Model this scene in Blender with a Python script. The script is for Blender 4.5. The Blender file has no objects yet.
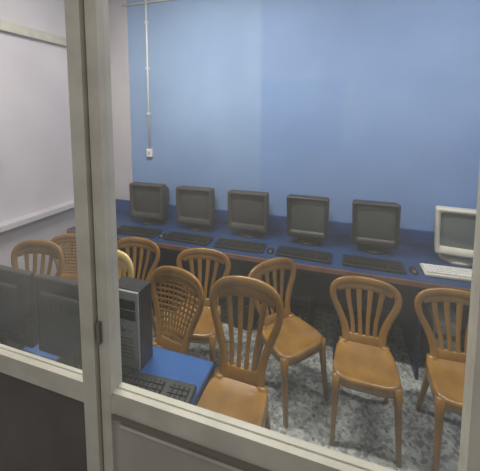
import bpy, bmesh, math, random
from mathutils import Vector, Matrix, Euler
random.seed(4)
sc=bpy.context.scene
sc.view_settings.view_transform='Standard'
def lin(c):
    return tuple((v/255/12.92 if v/255<=.04045 else ((v/255+.055)/1.055)**2.4) for v in c)+(1,)
def mat(name,c,rough=.5,c2=None,scale=5,lo=.35,hi=.65,spec=.5,stretch=None,bump=0,metal=0,detail=3,coat=0):
    m=bpy.data.materials.new(name); m.use_nodes=True; nt=m.node_tree; b=nt.nodes['Principled BSDF']
    b.inputs['Base Color'].default_value=lin(c); b.inputs['Roughness'].default_value=rough
    b.inputs['Specular IOR Level'].default_value=spec; b.inputs['Metallic'].default_value=metal
    b.inputs['Coat Weight'].default_value=coat; b.inputs['Coat Roughness'].default_value=.15
    tc=nt.nodes.new('ShaderNodeTexCoord'); mp=nt.nodes.new('ShaderNodeMapping'); nt.links.new(tc.outputs['Object'],mp.inputs[0])
    if stretch: mp.inputs['Scale'].default_value=stretch
    n=nt.nodes.new('ShaderNodeTexNoise'); n.inputs['Scale'].default_value=scale; n.inputs['Detail'].default_value=detail
    nt.links.new(mp.outputs[0],n.inputs['Vector'])
    r=nt.nodes.new('ShaderNodeValToRGB'); r.color_ramp.elements[0].position=lo; r.color_ramp.elements[1].position=hi
    if c2 is None: c2=tuple(min(255,v*1.06+2) for v in c)
    r.color_ramp.elements[0].color=lin(c); r.color_ramp.elements[1].color=lin(c2)
    nt.links.new(n.outputs['Fac'],r.inputs[0]); nt.links.new(r.outputs[0],b.inputs['Base Color'])
    if bump:
        bp=nt.nodes.new('ShaderNodeBump'); bp.inputs['Strength'].default_value=bump; bp.inputs['Distance'].default_value=.01
        nt.links.new(n.outputs['Fac'],bp.inputs['Height']); nt.links.new(bp.outputs[0],b.inputs['Normal'])
    return m
# ---------- materials
M_left=mat('paint_white',(200,194,202),.8,(188,182,192),1.5,spec=.2)
M_ceil=mat('paint_ceiling',(215,215,215),.8)
M_alu=mat('aluminium_painted',(190,186,176),.45,(174,170,160),8)
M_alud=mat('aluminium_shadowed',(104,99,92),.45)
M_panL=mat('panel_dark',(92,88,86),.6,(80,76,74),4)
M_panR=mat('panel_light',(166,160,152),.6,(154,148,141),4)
M_blue=mat('laminate_blue',(38,66,112),.35,(34,58,100),6)
M_fblue=mat('laminate_blue_bright',(48,92,156),.3,(42,84,146),6)
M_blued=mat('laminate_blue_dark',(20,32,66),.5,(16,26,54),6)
M_back=mat('backboard_blue',(44,78,146),.5,(36,68,130),6)
M_brown=mat('edge_brown',(136,98,80),.5,(116,80,66),10)
M_black=mat('plastic_black',(30,29,30),.4,(38,37,38),20)
M_grey=mat('plastic_charcoal',(60,58,57),.65,(68,66,64),12,spec=.25)
M_key=mat('keys_black',(26,26,29),.5)
M_scr=mat('crt_screen',(60,64,64),.12,(74,78,78),2,spec=.7)
M_scrd=mat('crt_screen_dark',(60,59,59),.5,(68,66,66),2,spec=.25)
M_beige=mat('plastic_beige',(206,203,194),.5,(190,186,176),6)
M_beigescr=mat('crt_screen_grey',(92,100,100),.15,(104,112,112),2,spec=.6)
M_white=mat('plastic_white',(222,222,220),.4)
M_metal=mat('steel',(150,150,150),.3,metal=1)
M_chair=mat('chair_plastic',(156,116,54),.28,(120,84,34),6,.35,.7,stretch=(1,1,.35),coat=.35)
M_chair2=mat('chair_plastic_lit',(220,192,136),.35,(204,174,116),6,coat=.2)  # brown chair plastic with a bright highlight put into its colour
M_cpu=mat('tower_dark',(34,34,38),.45)
M_cpug=mat('tower_grey',(150,153,154),.5,(138,141,142),6)

def wallblue():
    m=bpy.data.materials.new('paint_blue'); m.use_nodes=True; nt=m.node_tree; b=nt.nodes['Principled BSDF']; b.inputs['Roughness'].default_value=.8
    b.inputs['Specular IOR Level'].default_value=.15
    L=nt.links.new; N=nt.nodes.new
    tc=N('ShaderNodeTexCoord'); sp=N('ShaderNodeSeparateXYZ'); L(tc.outputs['Object'],sp.inputs[0])
    def step(out,a,c):
        r=N('ShaderNodeMapRange'); r.inputs['From Min'].default_value=a; r.inputs['From Max'].default_value=c; L(out,r.inputs['Value']); return r.outputs[0]
    def math_(op,a,c):
        k=N('ShaderNodeMath'); k.operation=op
        for i,v in enumerate((a,c)):
            if isinstance(v,(int,float)): k.inputs[i].default_value=v
            else: L(v,k.inputs[i])
        return k.outputs[0]
    x=sp.outputs['X']; z=sp.outputs['Z']
    n=N('ShaderNodeTexNoise'); n.inputs['Scale'].default_value=1.3; n.inputs['Detail'].default_value=5; L(tc.outputs['Object'],n.inputs['Vector'])
    mix=N('ShaderNodeMix'); mix.data_type='RGBA'
    mix.inputs[6].default_value=lin((150,176,214)); mix.inputs[7].default_value=lin((140,166,211))
    L(step(x,-.81,-.77),mix.inputs[0])
    m2=N('ShaderNodeMix'); m2.data_type='RGBA'; m2.blend_type='MULTIPLY'; m2.inputs[0].default_value=1
    r=N('ShaderNodeValToRGB'); r.color_ramp.elements[0].position=.35; r.color_ramp.elements[1].position=.65
    r.color_ramp.elements[0].color=(.86,.88,.92,1); r.color_ramp.elements[1].color=(1,1,1,1); L(n.outputs['Fac'],r.inputs[0])
    L(mix.outputs[2],m2.inputs[6]); L(r.outputs[0],m2.inputs[7])
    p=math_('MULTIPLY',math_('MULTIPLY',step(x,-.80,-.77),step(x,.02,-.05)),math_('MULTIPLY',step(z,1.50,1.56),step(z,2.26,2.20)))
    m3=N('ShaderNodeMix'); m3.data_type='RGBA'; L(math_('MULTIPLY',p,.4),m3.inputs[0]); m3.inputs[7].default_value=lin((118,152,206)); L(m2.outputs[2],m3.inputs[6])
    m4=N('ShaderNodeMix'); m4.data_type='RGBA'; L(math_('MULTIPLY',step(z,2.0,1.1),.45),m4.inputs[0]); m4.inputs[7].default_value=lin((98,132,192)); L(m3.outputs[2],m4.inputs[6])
    L(m4.outputs[2],b.inputs['Base Color'])
    return m
M_wb=wallblue()
def floormat():
    m=bpy.data.materials.new('mosaic_tiles'); m.use_nodes=True; nt=m.node_tree; b=nt.nodes['Principled BSDF']; b.inputs['Roughness'].default_value=.3
    L=nt.links.new; N=nt.nodes.new
    tc=N('ShaderNodeTexCoord')
    nz=N('ShaderNodeTexNoise'); nz.inputs['Scale'].default_value=9; nz.inputs['Detail'].default_value=6; nz.inputs['Distortion'].default_value=1.5; L(tc.outputs['Object'],nz.inputs['Vector'])
    v=N('ShaderNodeTexVoronoi'); v.inputs['Scale'].default_value=48; v.inputs['Randomness'].default_value=1; L(tc.outputs['Object'],v.inputs['Vector'])
    r=N('ShaderNodeValToRGB'); e=r.color_ramp.elements; e[0].color=lin((118,124,127)); e[1].color=lin((192,195,196)); e[0].position=.1; e[1].position=.7
    L(v.outputs['Color'],r.inputs[0])
    r2=N('ShaderNodeValToRGB'); r2.color_ramp.elements[0].color=(.62,.63,.64,1); r2.color_ramp.elements[0].position=.4; r2.color_ramp.elements[1].position=.6; L(nz.outputs[0],r2.inputs[0])
    mm=N('ShaderNodeMix'); mm.data_type='RGBA'; mm.blend_type='MULTIPLY'; mm.inputs[0].default_value=.8; L(r.outputs[0],mm.inputs[6]); L(r2.outputs[0],mm.inputs[7])
    L(mm.outputs[2],b.inputs['Base Color']); return m
M_floor=floormat()
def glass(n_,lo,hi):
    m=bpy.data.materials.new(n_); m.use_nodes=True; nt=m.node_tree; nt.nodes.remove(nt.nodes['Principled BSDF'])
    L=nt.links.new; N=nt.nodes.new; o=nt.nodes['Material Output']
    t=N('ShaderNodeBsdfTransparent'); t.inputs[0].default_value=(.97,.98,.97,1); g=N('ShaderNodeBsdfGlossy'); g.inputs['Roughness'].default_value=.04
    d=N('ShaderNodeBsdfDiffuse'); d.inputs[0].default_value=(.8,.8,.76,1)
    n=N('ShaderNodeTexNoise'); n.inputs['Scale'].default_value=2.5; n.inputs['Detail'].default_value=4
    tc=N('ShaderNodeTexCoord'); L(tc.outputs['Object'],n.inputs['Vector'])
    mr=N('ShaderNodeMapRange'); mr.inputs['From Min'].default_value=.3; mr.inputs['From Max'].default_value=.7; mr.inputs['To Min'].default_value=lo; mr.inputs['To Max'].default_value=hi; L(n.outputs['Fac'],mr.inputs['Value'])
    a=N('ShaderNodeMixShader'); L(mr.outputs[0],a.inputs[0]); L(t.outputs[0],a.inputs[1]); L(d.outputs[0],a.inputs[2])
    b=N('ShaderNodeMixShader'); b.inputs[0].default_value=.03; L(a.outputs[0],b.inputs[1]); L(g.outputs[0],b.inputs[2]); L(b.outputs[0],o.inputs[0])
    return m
M_glass=glass('dusty_glass',.02,.075)
M_glass2=glass('dusty_haze_glass',.05,.12)  # left pane: dust plus reflection haze put into a denser diffuse mix
def emis(n,c,s):
    m=bpy.data.materials.new(n); m.use_nodes=True; b=m.node_tree.nodes['Principled BSDF']; b.inputs['Emission Color'].default_value=lin(c); b.inputs['Emission Strength'].default_value=s; return m
M_tube=emis('tube_glow',(255,250,240),4)

# ---------- builder
class B:
    def __init__(s): s.bm=bmesh.new(); s.mats=[]
    def mi(s,m):
        if m not in s.mats: s.mats.append(m)
        return s.mats.index(m)
    def add(s,t,m,smooth,M=None):
        i=s.mi(m)
        if M is not None: bmesh.ops.transform(t,matrix=M,verts=t.verts)
        mp={v:s.bm.verts.new(v.co) for v in t.verts}
        for f in t.faces:
            try:
                nf=s.bm.faces.new([mp[v] for v in f.verts]); nf.material_index=i; nf.smooth=smooth
            except ValueError: pass
        t.free()
    def box(s,c,size,m,bev=0,rot=(0,0,0),seg=2):
        t=bmesh.new(); bmesh.ops.create_cube(t,size=1); bmesh.ops.scale(t,vec=size,verts=t.verts)
        if bev: bmesh.ops.bevel(t,geom=t.edges[:],offset=bev,segments=seg,affect='EDGES',profile=.5)
        s.add(t,m,False,Matrix.Translation(c)@Euler(rot).to_matrix().to_4x4())
    def bb(s,x0,x1,y0,y1,z0,z1,m,bev=0): s.box(((x0+x1)/2,(y0+y1)/2,(z0+z1)/2),(x1-x0,y1-y0,z1-z0),m,bev)
    def cyl(s,c,r,h,m,rot=(0,0,0),r2=None,seg=20):
        t=bmesh.new(); bmesh.ops.create_cone(t,cap_ends=True,segments=seg,radius1=r,radius2=r if r2 is None else r2,depth=h)
        s.add(t,m,True,Matrix.Translation(c)@Euler(rot).to_matrix().to_4x4())
    def loops(s,rings,m,smooth=True,cap=(True,True)):
        t=bmesh.new(); V=[[t.verts.new(p) for p in r] for r in rings]; n=len(V[0])
        for a,b in zip(V,V[1:]):
            for i in range(n): t.faces.new((a[i],a[(i+1)%n],b[(i+1)%n],b[i]))
        if cap[0]: t.faces.new(V[0][::-1])
        if cap[1]: t.faces.new(V[-1])
        bmesh.ops.recalc_face_normals(t,faces=t.faces); s.add(t,m,smooth)
    def obj(s,name,loc=(0,0,0),rz=0):
        me=bpy.data.meshes.new(name); s.bm.to_mesh(me); s.bm.free()
        for m in s.mats: me.materials.append(m)
        o=bpy.data.objects.new(name,me); o.location=loc; o.rotation_euler=(0,0,rz); sc.collection.objects.link(o); return o
SEC=[(math.copysign(abs(math.cos(a))**.55,math.cos(a)),math.copysign(abs(math.sin(a))**.55,math.sin(a))) for a in [math.pi*2*(i+.5)/10 for i in range(10)]]
def crom(P,n=5):
    out=[]; Q=[P[0]]+list(P)+[P[-1]]
    for i in range(1,len(Q)-2):
        for k in range(n):
            t=k/n; a,b,c,d=[Vector(q) for q in Q[i-1:i+3]]
            out.append(.5*((2*b)+(c-a)*t+(2*a-5*b+4*c-d)*t*t+(3*b-a-3*c+d)*t**3))
    out.append(Vector(P[-1])); return out
def ribbon(b,pts,wid,th,fmap,m,n=5):
    P=crom([(p[0],p[1],w) for p,w in zip(pts,wid)],n); rings=[]
    for i,p in enumerate(P):
        q=P[min(i+1,len(P)-1)]-P[max(i-1,0)]; t=Vector((q.x,q.y)).normalized(); nn=Vector((-t.y,t.x))
        rings.append([fmap(p.x+nn.x*sx*p.z/2,p.y+nn.y*sx*p.z/2,sy*th/2) for sx,sy in SEC])
    b.loops(rings,m)
def leg(b,P,W,m):
    rings=[]
    for p,(wx,wy) in zip(P,W): rings.append([Vector((p[0]+sx*wx/2,p[1]+sy*wy/2,p[2])) for sx,sy in SEC])
    b.loops(rings,m)
def chair(name,x,y,face=0,style=0,m=M_chair,hz=1.0):
    b=B(); SH=.43
    N=40
    def ring(r,z,ex=0):
        out=[]
        for i in range(N):
            a=2*math.pi*i/N; c,s_=math.cos(a),math.sin(a); e=.45
            X=math.copysign(abs(c)**e,c)*.192; Y=math.copysign(abs(s_)**e,s_)*.17
            X*=(1-.16*(Y+.17)/.34)
            out.append(Vector((X*r+ex*c,Y*r+ex*s_-.005,z+ (-.012*max(0,-Y/.17)**3*r))))
        return out
    rings=[ring(.02,SH-.018),ring(.3,SH-.016),ring(.6,SH-.010),ring(.82,SH),ring(.92,SH+.004),ring(.985,SH),ring(1.0,SH-.012),ring(1.01,SH-.05),ring(.97,SH-.05),ring(.95,SH-.02),ring(.02,SH-.026)]
    b.loops(rings,m)
    def fm(u,v,t):
        return Vector((u,.14+.02*math.sin(max(0,v)*6)+v*.17*hz-.55*u*u*(v+.1)/.5+t,SH+v*(hz if v>0 else 1)))
    arch=[(-.112,-.06),(-.108,.02),(-.118,.09),(-.150,.17),(-.186,.245),(-.199,.30),(-.189,.345),(-.152,.378),(-.085,.394),(0,.399)]
    w=[.055,.05,.046,.042,.040,.042,.046,.048,.048,.048]
    full=arch+[(-a,c) for a,c in arch[-2::-1]]; wf=w+w[-2::-1]
    ribbon(b,full,wf,.022,fm,m)
    ribbon(b,[(-.10,.022),(0,.016),(.10,.022)],[.07,.07,.07],.016,fm,m)
    # solid crest rail under the arch
    ribbon(b,[(-.168,.326),(-.13,.345),(-.07,.358),(0,.362),(.07,.358),(.13,.345),(.168,.326)],[.03,.044,.05,.05,.05,.044,.03],.014,fm,m,4)
    if style==0:
        for k in (-1.5,-.5,.5,1.5):
            top=.375-.0045*k*k
            ribbon(b,[(k*.044,.02),(k*.047,.12),(k*.062,.24),(k*.074,top)],[.028,.026,.030,.038],.011,fm,m,4)
    else:
        for k in range(-4,5):
            top=.38-.0011*k*k*1.4
            ribbon(b,[(k*.020,.02),(k*.023,.12),(k*.033,.24),(k*.038,top)],[.012]*4,.010,fm,m,4)
        for j in range(10):
            v=.06+j*.028; hw=.10+.075*min(1,v/.28)
            ribbon(b,[(-hw,v),(0,v+.01),(hw,v)],[.013]*3,.009,fm,m,3)
    for s in (-1,1):
        leg(b,[(s*.160,-.140,SH-.015),(s*.164,-.148,.30),(s*.170,-.165,.14),(s*.175,-.180,0)],[(.050,.050),(.038,.038),(.030,.030),(.026,.028)],m)
        leg(b,[(s*.126,.130,SH+.01),(s*.134,.145,.30),(s*.148,.18,.14),(s*.160,.21,0)],[(.048,.046),(.038,.038),(.030,.030),(.026,.028)],m)
    for s in (-1,1):
        b.box((s*.148,0,SH-.045),(.012,.26,.04),m)
    b.box((0,-.148,SH-.045),(.27,.012,.04),m); b.box((0,.135,SH-.045),(.23,.012,.04),m)
    return b.obj(name,(x,y,0),face)
def crt(x,y,ztop,rz=0,body=M_black,scr=M_scr):
    b=B(); W=.368;H=.365;z0=.069;zc=z0+H/2
    sq=body is M_grey
    if sq: W=.385
    def rr(y0,W0,H0,r,bot=.95,zo=0):
        out=[]
        if sq: bot=.985
        for cx,cz,a0 in ((1,1,0),(-1,1,90),(-1,-1,180),(1,-1,270)):
            for k in range(5):
                a=math.radians(a0+k*22.5); X=cx*(W0/2-r)+r*math.cos(a); Z=cz*(H0/2-r)+r*math.sin(a)
                X*=(bot+(1-bot)*(Z+H0/2)/H0); out.append(Vector((X,y0,zc+zo+Z)))
        return out
    r0=.012 if not sq else .005
    b.loops([rr(-.012,W-.075,H-.10,.02,.99,.012),rr(-.030,W-.062,H-.088,.022,.98,.012),rr(-.042,W-.03,H-.03,r0),rr(-.036,W-.005,H-.005,r0+.004),rr(-.02,W,H,r0+.004),rr(.06,W-.01,H-.01,r0+.008),rr(.09,W-.05,H-.04,.03),rr(.21,W-.13,H-.12,.04),rr(.265,W-.17,H-.16,.04)],body,cap=(False,True))
    t=bmesh.new(); n=10; V=[]
    for j in range(n+1):
        for i in range(n+1):
            u=-1+2*i/n; v=-1+2*j/n; V.append(t.verts.new((u*(W-.07)/2,-.022+.009*(u*u+v*v),zc+.012+v*(H-.094)/2)))
    for j in range(n):
        for i in range(n): k=j*(n+1)+i; t.faces.new((V[k],V[k+1],V[k+n+2],V[k+n+1]))
    b.add(t,scr,True)
    for i in range(4): b.box((.06+.022*i,-.041,z0+.02),(.012,.006,.006),M_alu if body is M_beige else M_key)
    b.cyl((0,.1,.052),.06,.045,body); b.cyl((0,.1,.028),.105,.012,body,r2=.08,seg=32); b.cyl((0,.1,.011),.13,.022,body,r2=.115,seg=32)
    return b.obj('crt_monitor',(x,y,ztop),rz)
def lcd(x,y,zt,rz=0):
    b=B()
    b.box((0,0,.225),(.42,.035,.37),M_black,.008); b.box((0,-.028,.225),(.32,.03,.26),M_black,.012)
    b.box((0,.019,.23),(.38,.004,.33),M_scrd)
    b.box((0,-.03,.07),(.07,.025,.12),M_black,.006); b.box((0,-.02,.009),(.22,.12,.018),M_black,.006)
    for i in range(7): b.box((-.09+.03*i,-.044,.30),(.012,.004,.03),M_key)
    return b.obj('lcd_monitor',(x,y,zt),rz)
def keyboard(x,y,zt,rz=0,body=M_black,key=M_key):
    b=B(); b.box((0,0,.012),(.44,.155,.02),body,.005,rot=(.05,0,0))
    for r in range(5):
        for c in range(14):
            if r==0 and 3<=c<=8:
                if c==5: b.box((-.20+.0215*5.5,-.052,.026),(.12,.016,.008),key)
                continue
            b.box((-.20+.0215*c,-.052+r*.0235,.0255+r*.0012),(.018,.019,.009),key)
        for c in range(4): b.box((.125+.022*c,-.052+r*.0235,.0255+r*.0012),(.018,.019,.009),key)
    return b.obj('keyboard',(x,y,zt+.004),rz)
def mouse(x,y,zt,m=M_black):
    b=B(); t=bmesh.new(); bmesh.ops.create_uvsphere(t,u_segments=16,v_segments=10,radius=1)
    bmesh.ops.scale(t,vec=(.031,.055,.032),verts=t.verts)
    for v in t.verts: v.co.z=max(v.co.z,0)
    b.add(t,m,True); b.cyl((0,.028,.026),.006,.006,M_metal,rot=(0,math.pi/2,0)); return b.obj('computer_mouse',(x,y,zt),.1)
def tower(x,y,m=M_cpu,rz=0,z=0,D=.40,W=.18,H=.41):
    b=B(); b.box((0,0,H/2),(W,D,H),M_black if m is M_cpug else m,.006); f=-D/2
    b.box((0,f-.005,H/2),(W-.008,.014,H-.01),m,.005)
    a,c=(M_alu,M_alud) if m is M_beige else (M_black,M_key)
    b.box((0,f-.014,H-.065),(W-.035,.006,.04),a); b.box((0,f-.014,H-.115),(W-.035,.006,.04),c)
    b.cyl((0,f-.014,H-.18),.012,.008,M_metal,rot=(math.pi/2,0,0)); b.cyl((.04,f-.014,H-.18),.006,.008,M_metal,rot=(math.pi/2,0,0))
    for i in range(6): b.box((0,f-.014,.06+.018*i),(W*.6,.005,.006),M_alud if m is M_cpug else M_key)
    return b.obj('computer_tower',(x,y,z),rz)
def simple(name,boxes):
    b=B()
    for bx in boxes: b.bb(*bx)
    return b.obj(name)

XL,XR,YB,YP,ZC=-2.75,2.3,3.05,.75,3.4
simple('floor',[(XL-.1,XR+.1,-1.6,YB+.1,-.1,0,M_floor)])
simple('ceiling',[(XL-.1,XR+.1,YP-.05,YB+.1,ZC,ZC+.1,M_ceil)])
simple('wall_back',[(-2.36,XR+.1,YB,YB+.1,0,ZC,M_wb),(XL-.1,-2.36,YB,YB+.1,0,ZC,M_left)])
simple('wall_left',[(XL-.1,XL,YP-.02,YB,0,ZC,M_left)])
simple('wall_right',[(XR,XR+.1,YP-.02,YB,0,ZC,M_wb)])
simple('trim_1',[(XL,XL+.04,YP+.1,YB,2.60,2.68,M_alu)])
simple('trim_2',[(XL,XL+.11,YP+.1,YB-.02,.94,.985,M_left)])
simple('trim_3',[(-2.375,-2.345,YB-.012,YB,0,ZC,M_left)])
simple('trim_4',[(-2.62,1.62,YB-.030,YB-.002,.755,.885,M_back)])
simple('baseboard_back',[(-2.3,XR,YB-.012,YB,0,.1,M_blued)])
simple('window_3',[(XL,XL+.03,.9,.95,1.35,2.3,M_alu),(XL,XL+.03,1.78,1.83,1.35,2.3,M_alu),(XL,XL+.03,.95,1.78,1.35,1.40,M_alu),(XL,XL+.03,.95,1.78,2.25,2.3,M_alu),(XL,XL+.008,.95,1.78,1.40,2.25,M_white),(XL,XL+.025,1.35,1.38,1.40,2.25,M_alu)])
b=B(); b.cyl((-2.09,YB-.012,(1.5+ZC)/2),.011,ZC-1.5,M_white); b.bb(-2.125,-2.055,YB-.03,YB,1.42,1.51,M_white,.006); b.bb(-2.105,-2.075,YB-.034,YB-.028,1.45,1.48,M_beige,.002)
for z in (1.9,2.4,2.9): b.bb(-2.107,-2.073,YB-.026,YB,z,z+.02,M_white)
b.cyl((-1.2,YB-.012,3.12),.012,2.4,M_white,rot=(0,math.pi/2,0)); b.obj('wall_conduit')
F0,F1=YP-.022,YP+.022
zr=1.040; zl=1.05
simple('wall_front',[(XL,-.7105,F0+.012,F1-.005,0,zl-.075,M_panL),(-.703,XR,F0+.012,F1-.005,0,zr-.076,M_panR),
   (.339,XR,F0+.01,F1-.005,zr-.076,ZC,M_panR),
   (-.64,.27,F0+.004,F0+.014,zr-.115,zr-.105,M_alu)])
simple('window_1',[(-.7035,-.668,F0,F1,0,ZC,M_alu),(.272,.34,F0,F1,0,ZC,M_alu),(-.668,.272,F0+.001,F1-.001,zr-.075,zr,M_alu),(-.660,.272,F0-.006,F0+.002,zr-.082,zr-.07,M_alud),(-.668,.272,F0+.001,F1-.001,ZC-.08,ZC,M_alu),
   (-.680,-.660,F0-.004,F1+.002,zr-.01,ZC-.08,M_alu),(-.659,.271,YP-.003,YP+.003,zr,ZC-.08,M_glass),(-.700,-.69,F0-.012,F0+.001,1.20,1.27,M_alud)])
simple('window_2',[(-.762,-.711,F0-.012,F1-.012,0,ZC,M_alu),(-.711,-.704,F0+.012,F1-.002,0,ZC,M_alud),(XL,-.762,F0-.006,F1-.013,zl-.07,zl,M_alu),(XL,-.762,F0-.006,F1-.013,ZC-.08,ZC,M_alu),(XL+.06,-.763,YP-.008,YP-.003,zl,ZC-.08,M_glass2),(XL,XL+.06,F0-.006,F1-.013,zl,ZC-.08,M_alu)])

b=B(); TZ=.75; Y0=2.362
b.bb(-2.62,1.62,Y0,YB-.03,TZ-.022,TZ,M_blue); b.bb(-2.62,1.62,Y0-.008,Y0+.004,TZ-.042,TZ-.003,M_brown,.002)
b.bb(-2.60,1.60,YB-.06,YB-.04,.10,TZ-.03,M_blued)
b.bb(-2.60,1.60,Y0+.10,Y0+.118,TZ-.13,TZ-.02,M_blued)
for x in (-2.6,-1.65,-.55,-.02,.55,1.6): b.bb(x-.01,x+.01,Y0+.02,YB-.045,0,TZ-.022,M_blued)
b.obj('computer_desk')
b=B()
b.bb(-2.66,-.545,.80,1.255,TZ-.025,TZ,M_fblue,.002); b.bb(-2.66,-.54,1.252,1.262,TZ-.035,TZ-.003,M_blued); b.bb(-.549,-.539,.80,1.262,TZ-.035,TZ-.003,M_blued)
for x in (-2.6,-1.6,-.73): b.bb(x-.01,x+.01,.83,1.18,0,TZ-.025,M_blued)
b.bb(-2.6,-.73,.83,.845,.35,TZ-.03,M_blued)
b.obj('computer_desk')
for i in range(5): crt(-1.93+.55*i,2.74,TZ,(0.03,.02,0,-.02,.0)[i]+.0,M_black if i>2 else M_grey,M_scr if i>=3 else M_scrd)
crt(.885,2.74,TZ,-.10,M_beige,M_beigescr)
for i,x in enumerate((-1.88,-1.33,-.83,-.28,.24)): keyboard(x,2.50,TZ,(.03,-.02,.02,-.03,.0)[i])
keyboard(.80,2.53,TZ,.03,M_beige,M_white)
for x in (-1.605,-.555,.52): mouse(x,2.5,TZ)
for x in (-1.13,-1.585,-2.09): lcd(x,1.03,TZ)
tower(-.915,1.155,M_cpug,0,TZ,.09,.16,.375)
keyboard(-.765,1.0,TZ,.06); keyboard(-1.46,1.175,TZ,.0); keyboard(-1.98,1.175,TZ,.0)
R=math.radians
chair('plastic_chair',-.505,1.39,R(-2),0,M_chair,1.3)
chair('plastic_chair',-1.02,1.47,R(-12),1,M_chair,1.17)
chair('plastic_chair',-1.51,1.46,R(5),0,M_chair2,1.3)
chair('plastic_chair',-2.14,1.48,R(10),0,M_chair,1.23)
chair('plastic_chair',.162,1.91,R(0),0,M_chair,.96)
chair('plastic_chair',.68,1.93,R(3),0,M_chair,.96)
chair('plastic_chair',-.31,2.0,R(50))
chair('plastic_chair',-.985,1.95,R(8))
chair('plastic_chair',-1.63,1.97,R(3))
chair('plastic_chair',-2.24,1.93,R(15),1,M_chair,.93)
for x,m in ((-2.1,M_cpu),(-1.3,M_cpu),(-.8,M_cpu),(-.3,M_cpu),(.28,M_cpu),(.75,M_beige),(1.2,M_cpu)): tower(x,2.70,m)
for i,(x,y,rz) in enumerate(((-1.2,1.75,0),(.9,1.75,0))):
    b=B(); b.bb(-.6,.6,-.03,.03,-.03,0,M_white,.004); b.cyl((0,0,-.048),.014,1.14,M_tube,rot=(0,math.pi/2,0)); b.bb(-.6,-.57,-.02,.02,-.07,-.03,M_white); b.bb(.57,.6,-.02,.02,-.07,-.03,M_white)
    o=b.obj('tube_light',(x,y,ZC-.001),rz)
    L=bpy.data.lights.new('tube_lamp','AREA'); L.shape='RECTANGLE'; L.size=1.15; L.size_y=.06; L.energy=(62,38)[i]; L.color=(1,.94,.83)
    lo=bpy.data.objects.new('tube_lamp',L); lo.location=(x,y,ZC-.08); sc.collection.objects.link(lo)
L=bpy.data.lights.new('corridor_fill','AREA'); L.size=.8; L.energy=12; L.color=(1,.93,.84)  # added unseen fill on the camera side, raised so the glass won't mirror it
lo=bpy.data.objects.new('corridor_fill',L); lo.location=(-.4,-.5,3.9); lo.rotation_euler=(R(25),0,0); sc.collection.objects.link(lo)
w=bpy.data.worlds.new('w'); sc.world=w; w.use_nodes=True; w.node_tree.nodes['Background'].inputs[0].default_value=(1,.96,.9,1); w.node_tree.nodes['Background'].inputs[1].default_value=.38
cam=bpy.data.cameras.new('camera'); co=bpy.data.objects.new('camera',cam); sc.collection.objects.link(co); sc.camera=co
co.location=(0,0,1.904); co.rotation_euler=(math.pi/2-.091,0,.320); cam.sensor_width=36; cam.lens=.782*400/480*36; cam.shift_y=-92.7/480; cam.clip_start=.02
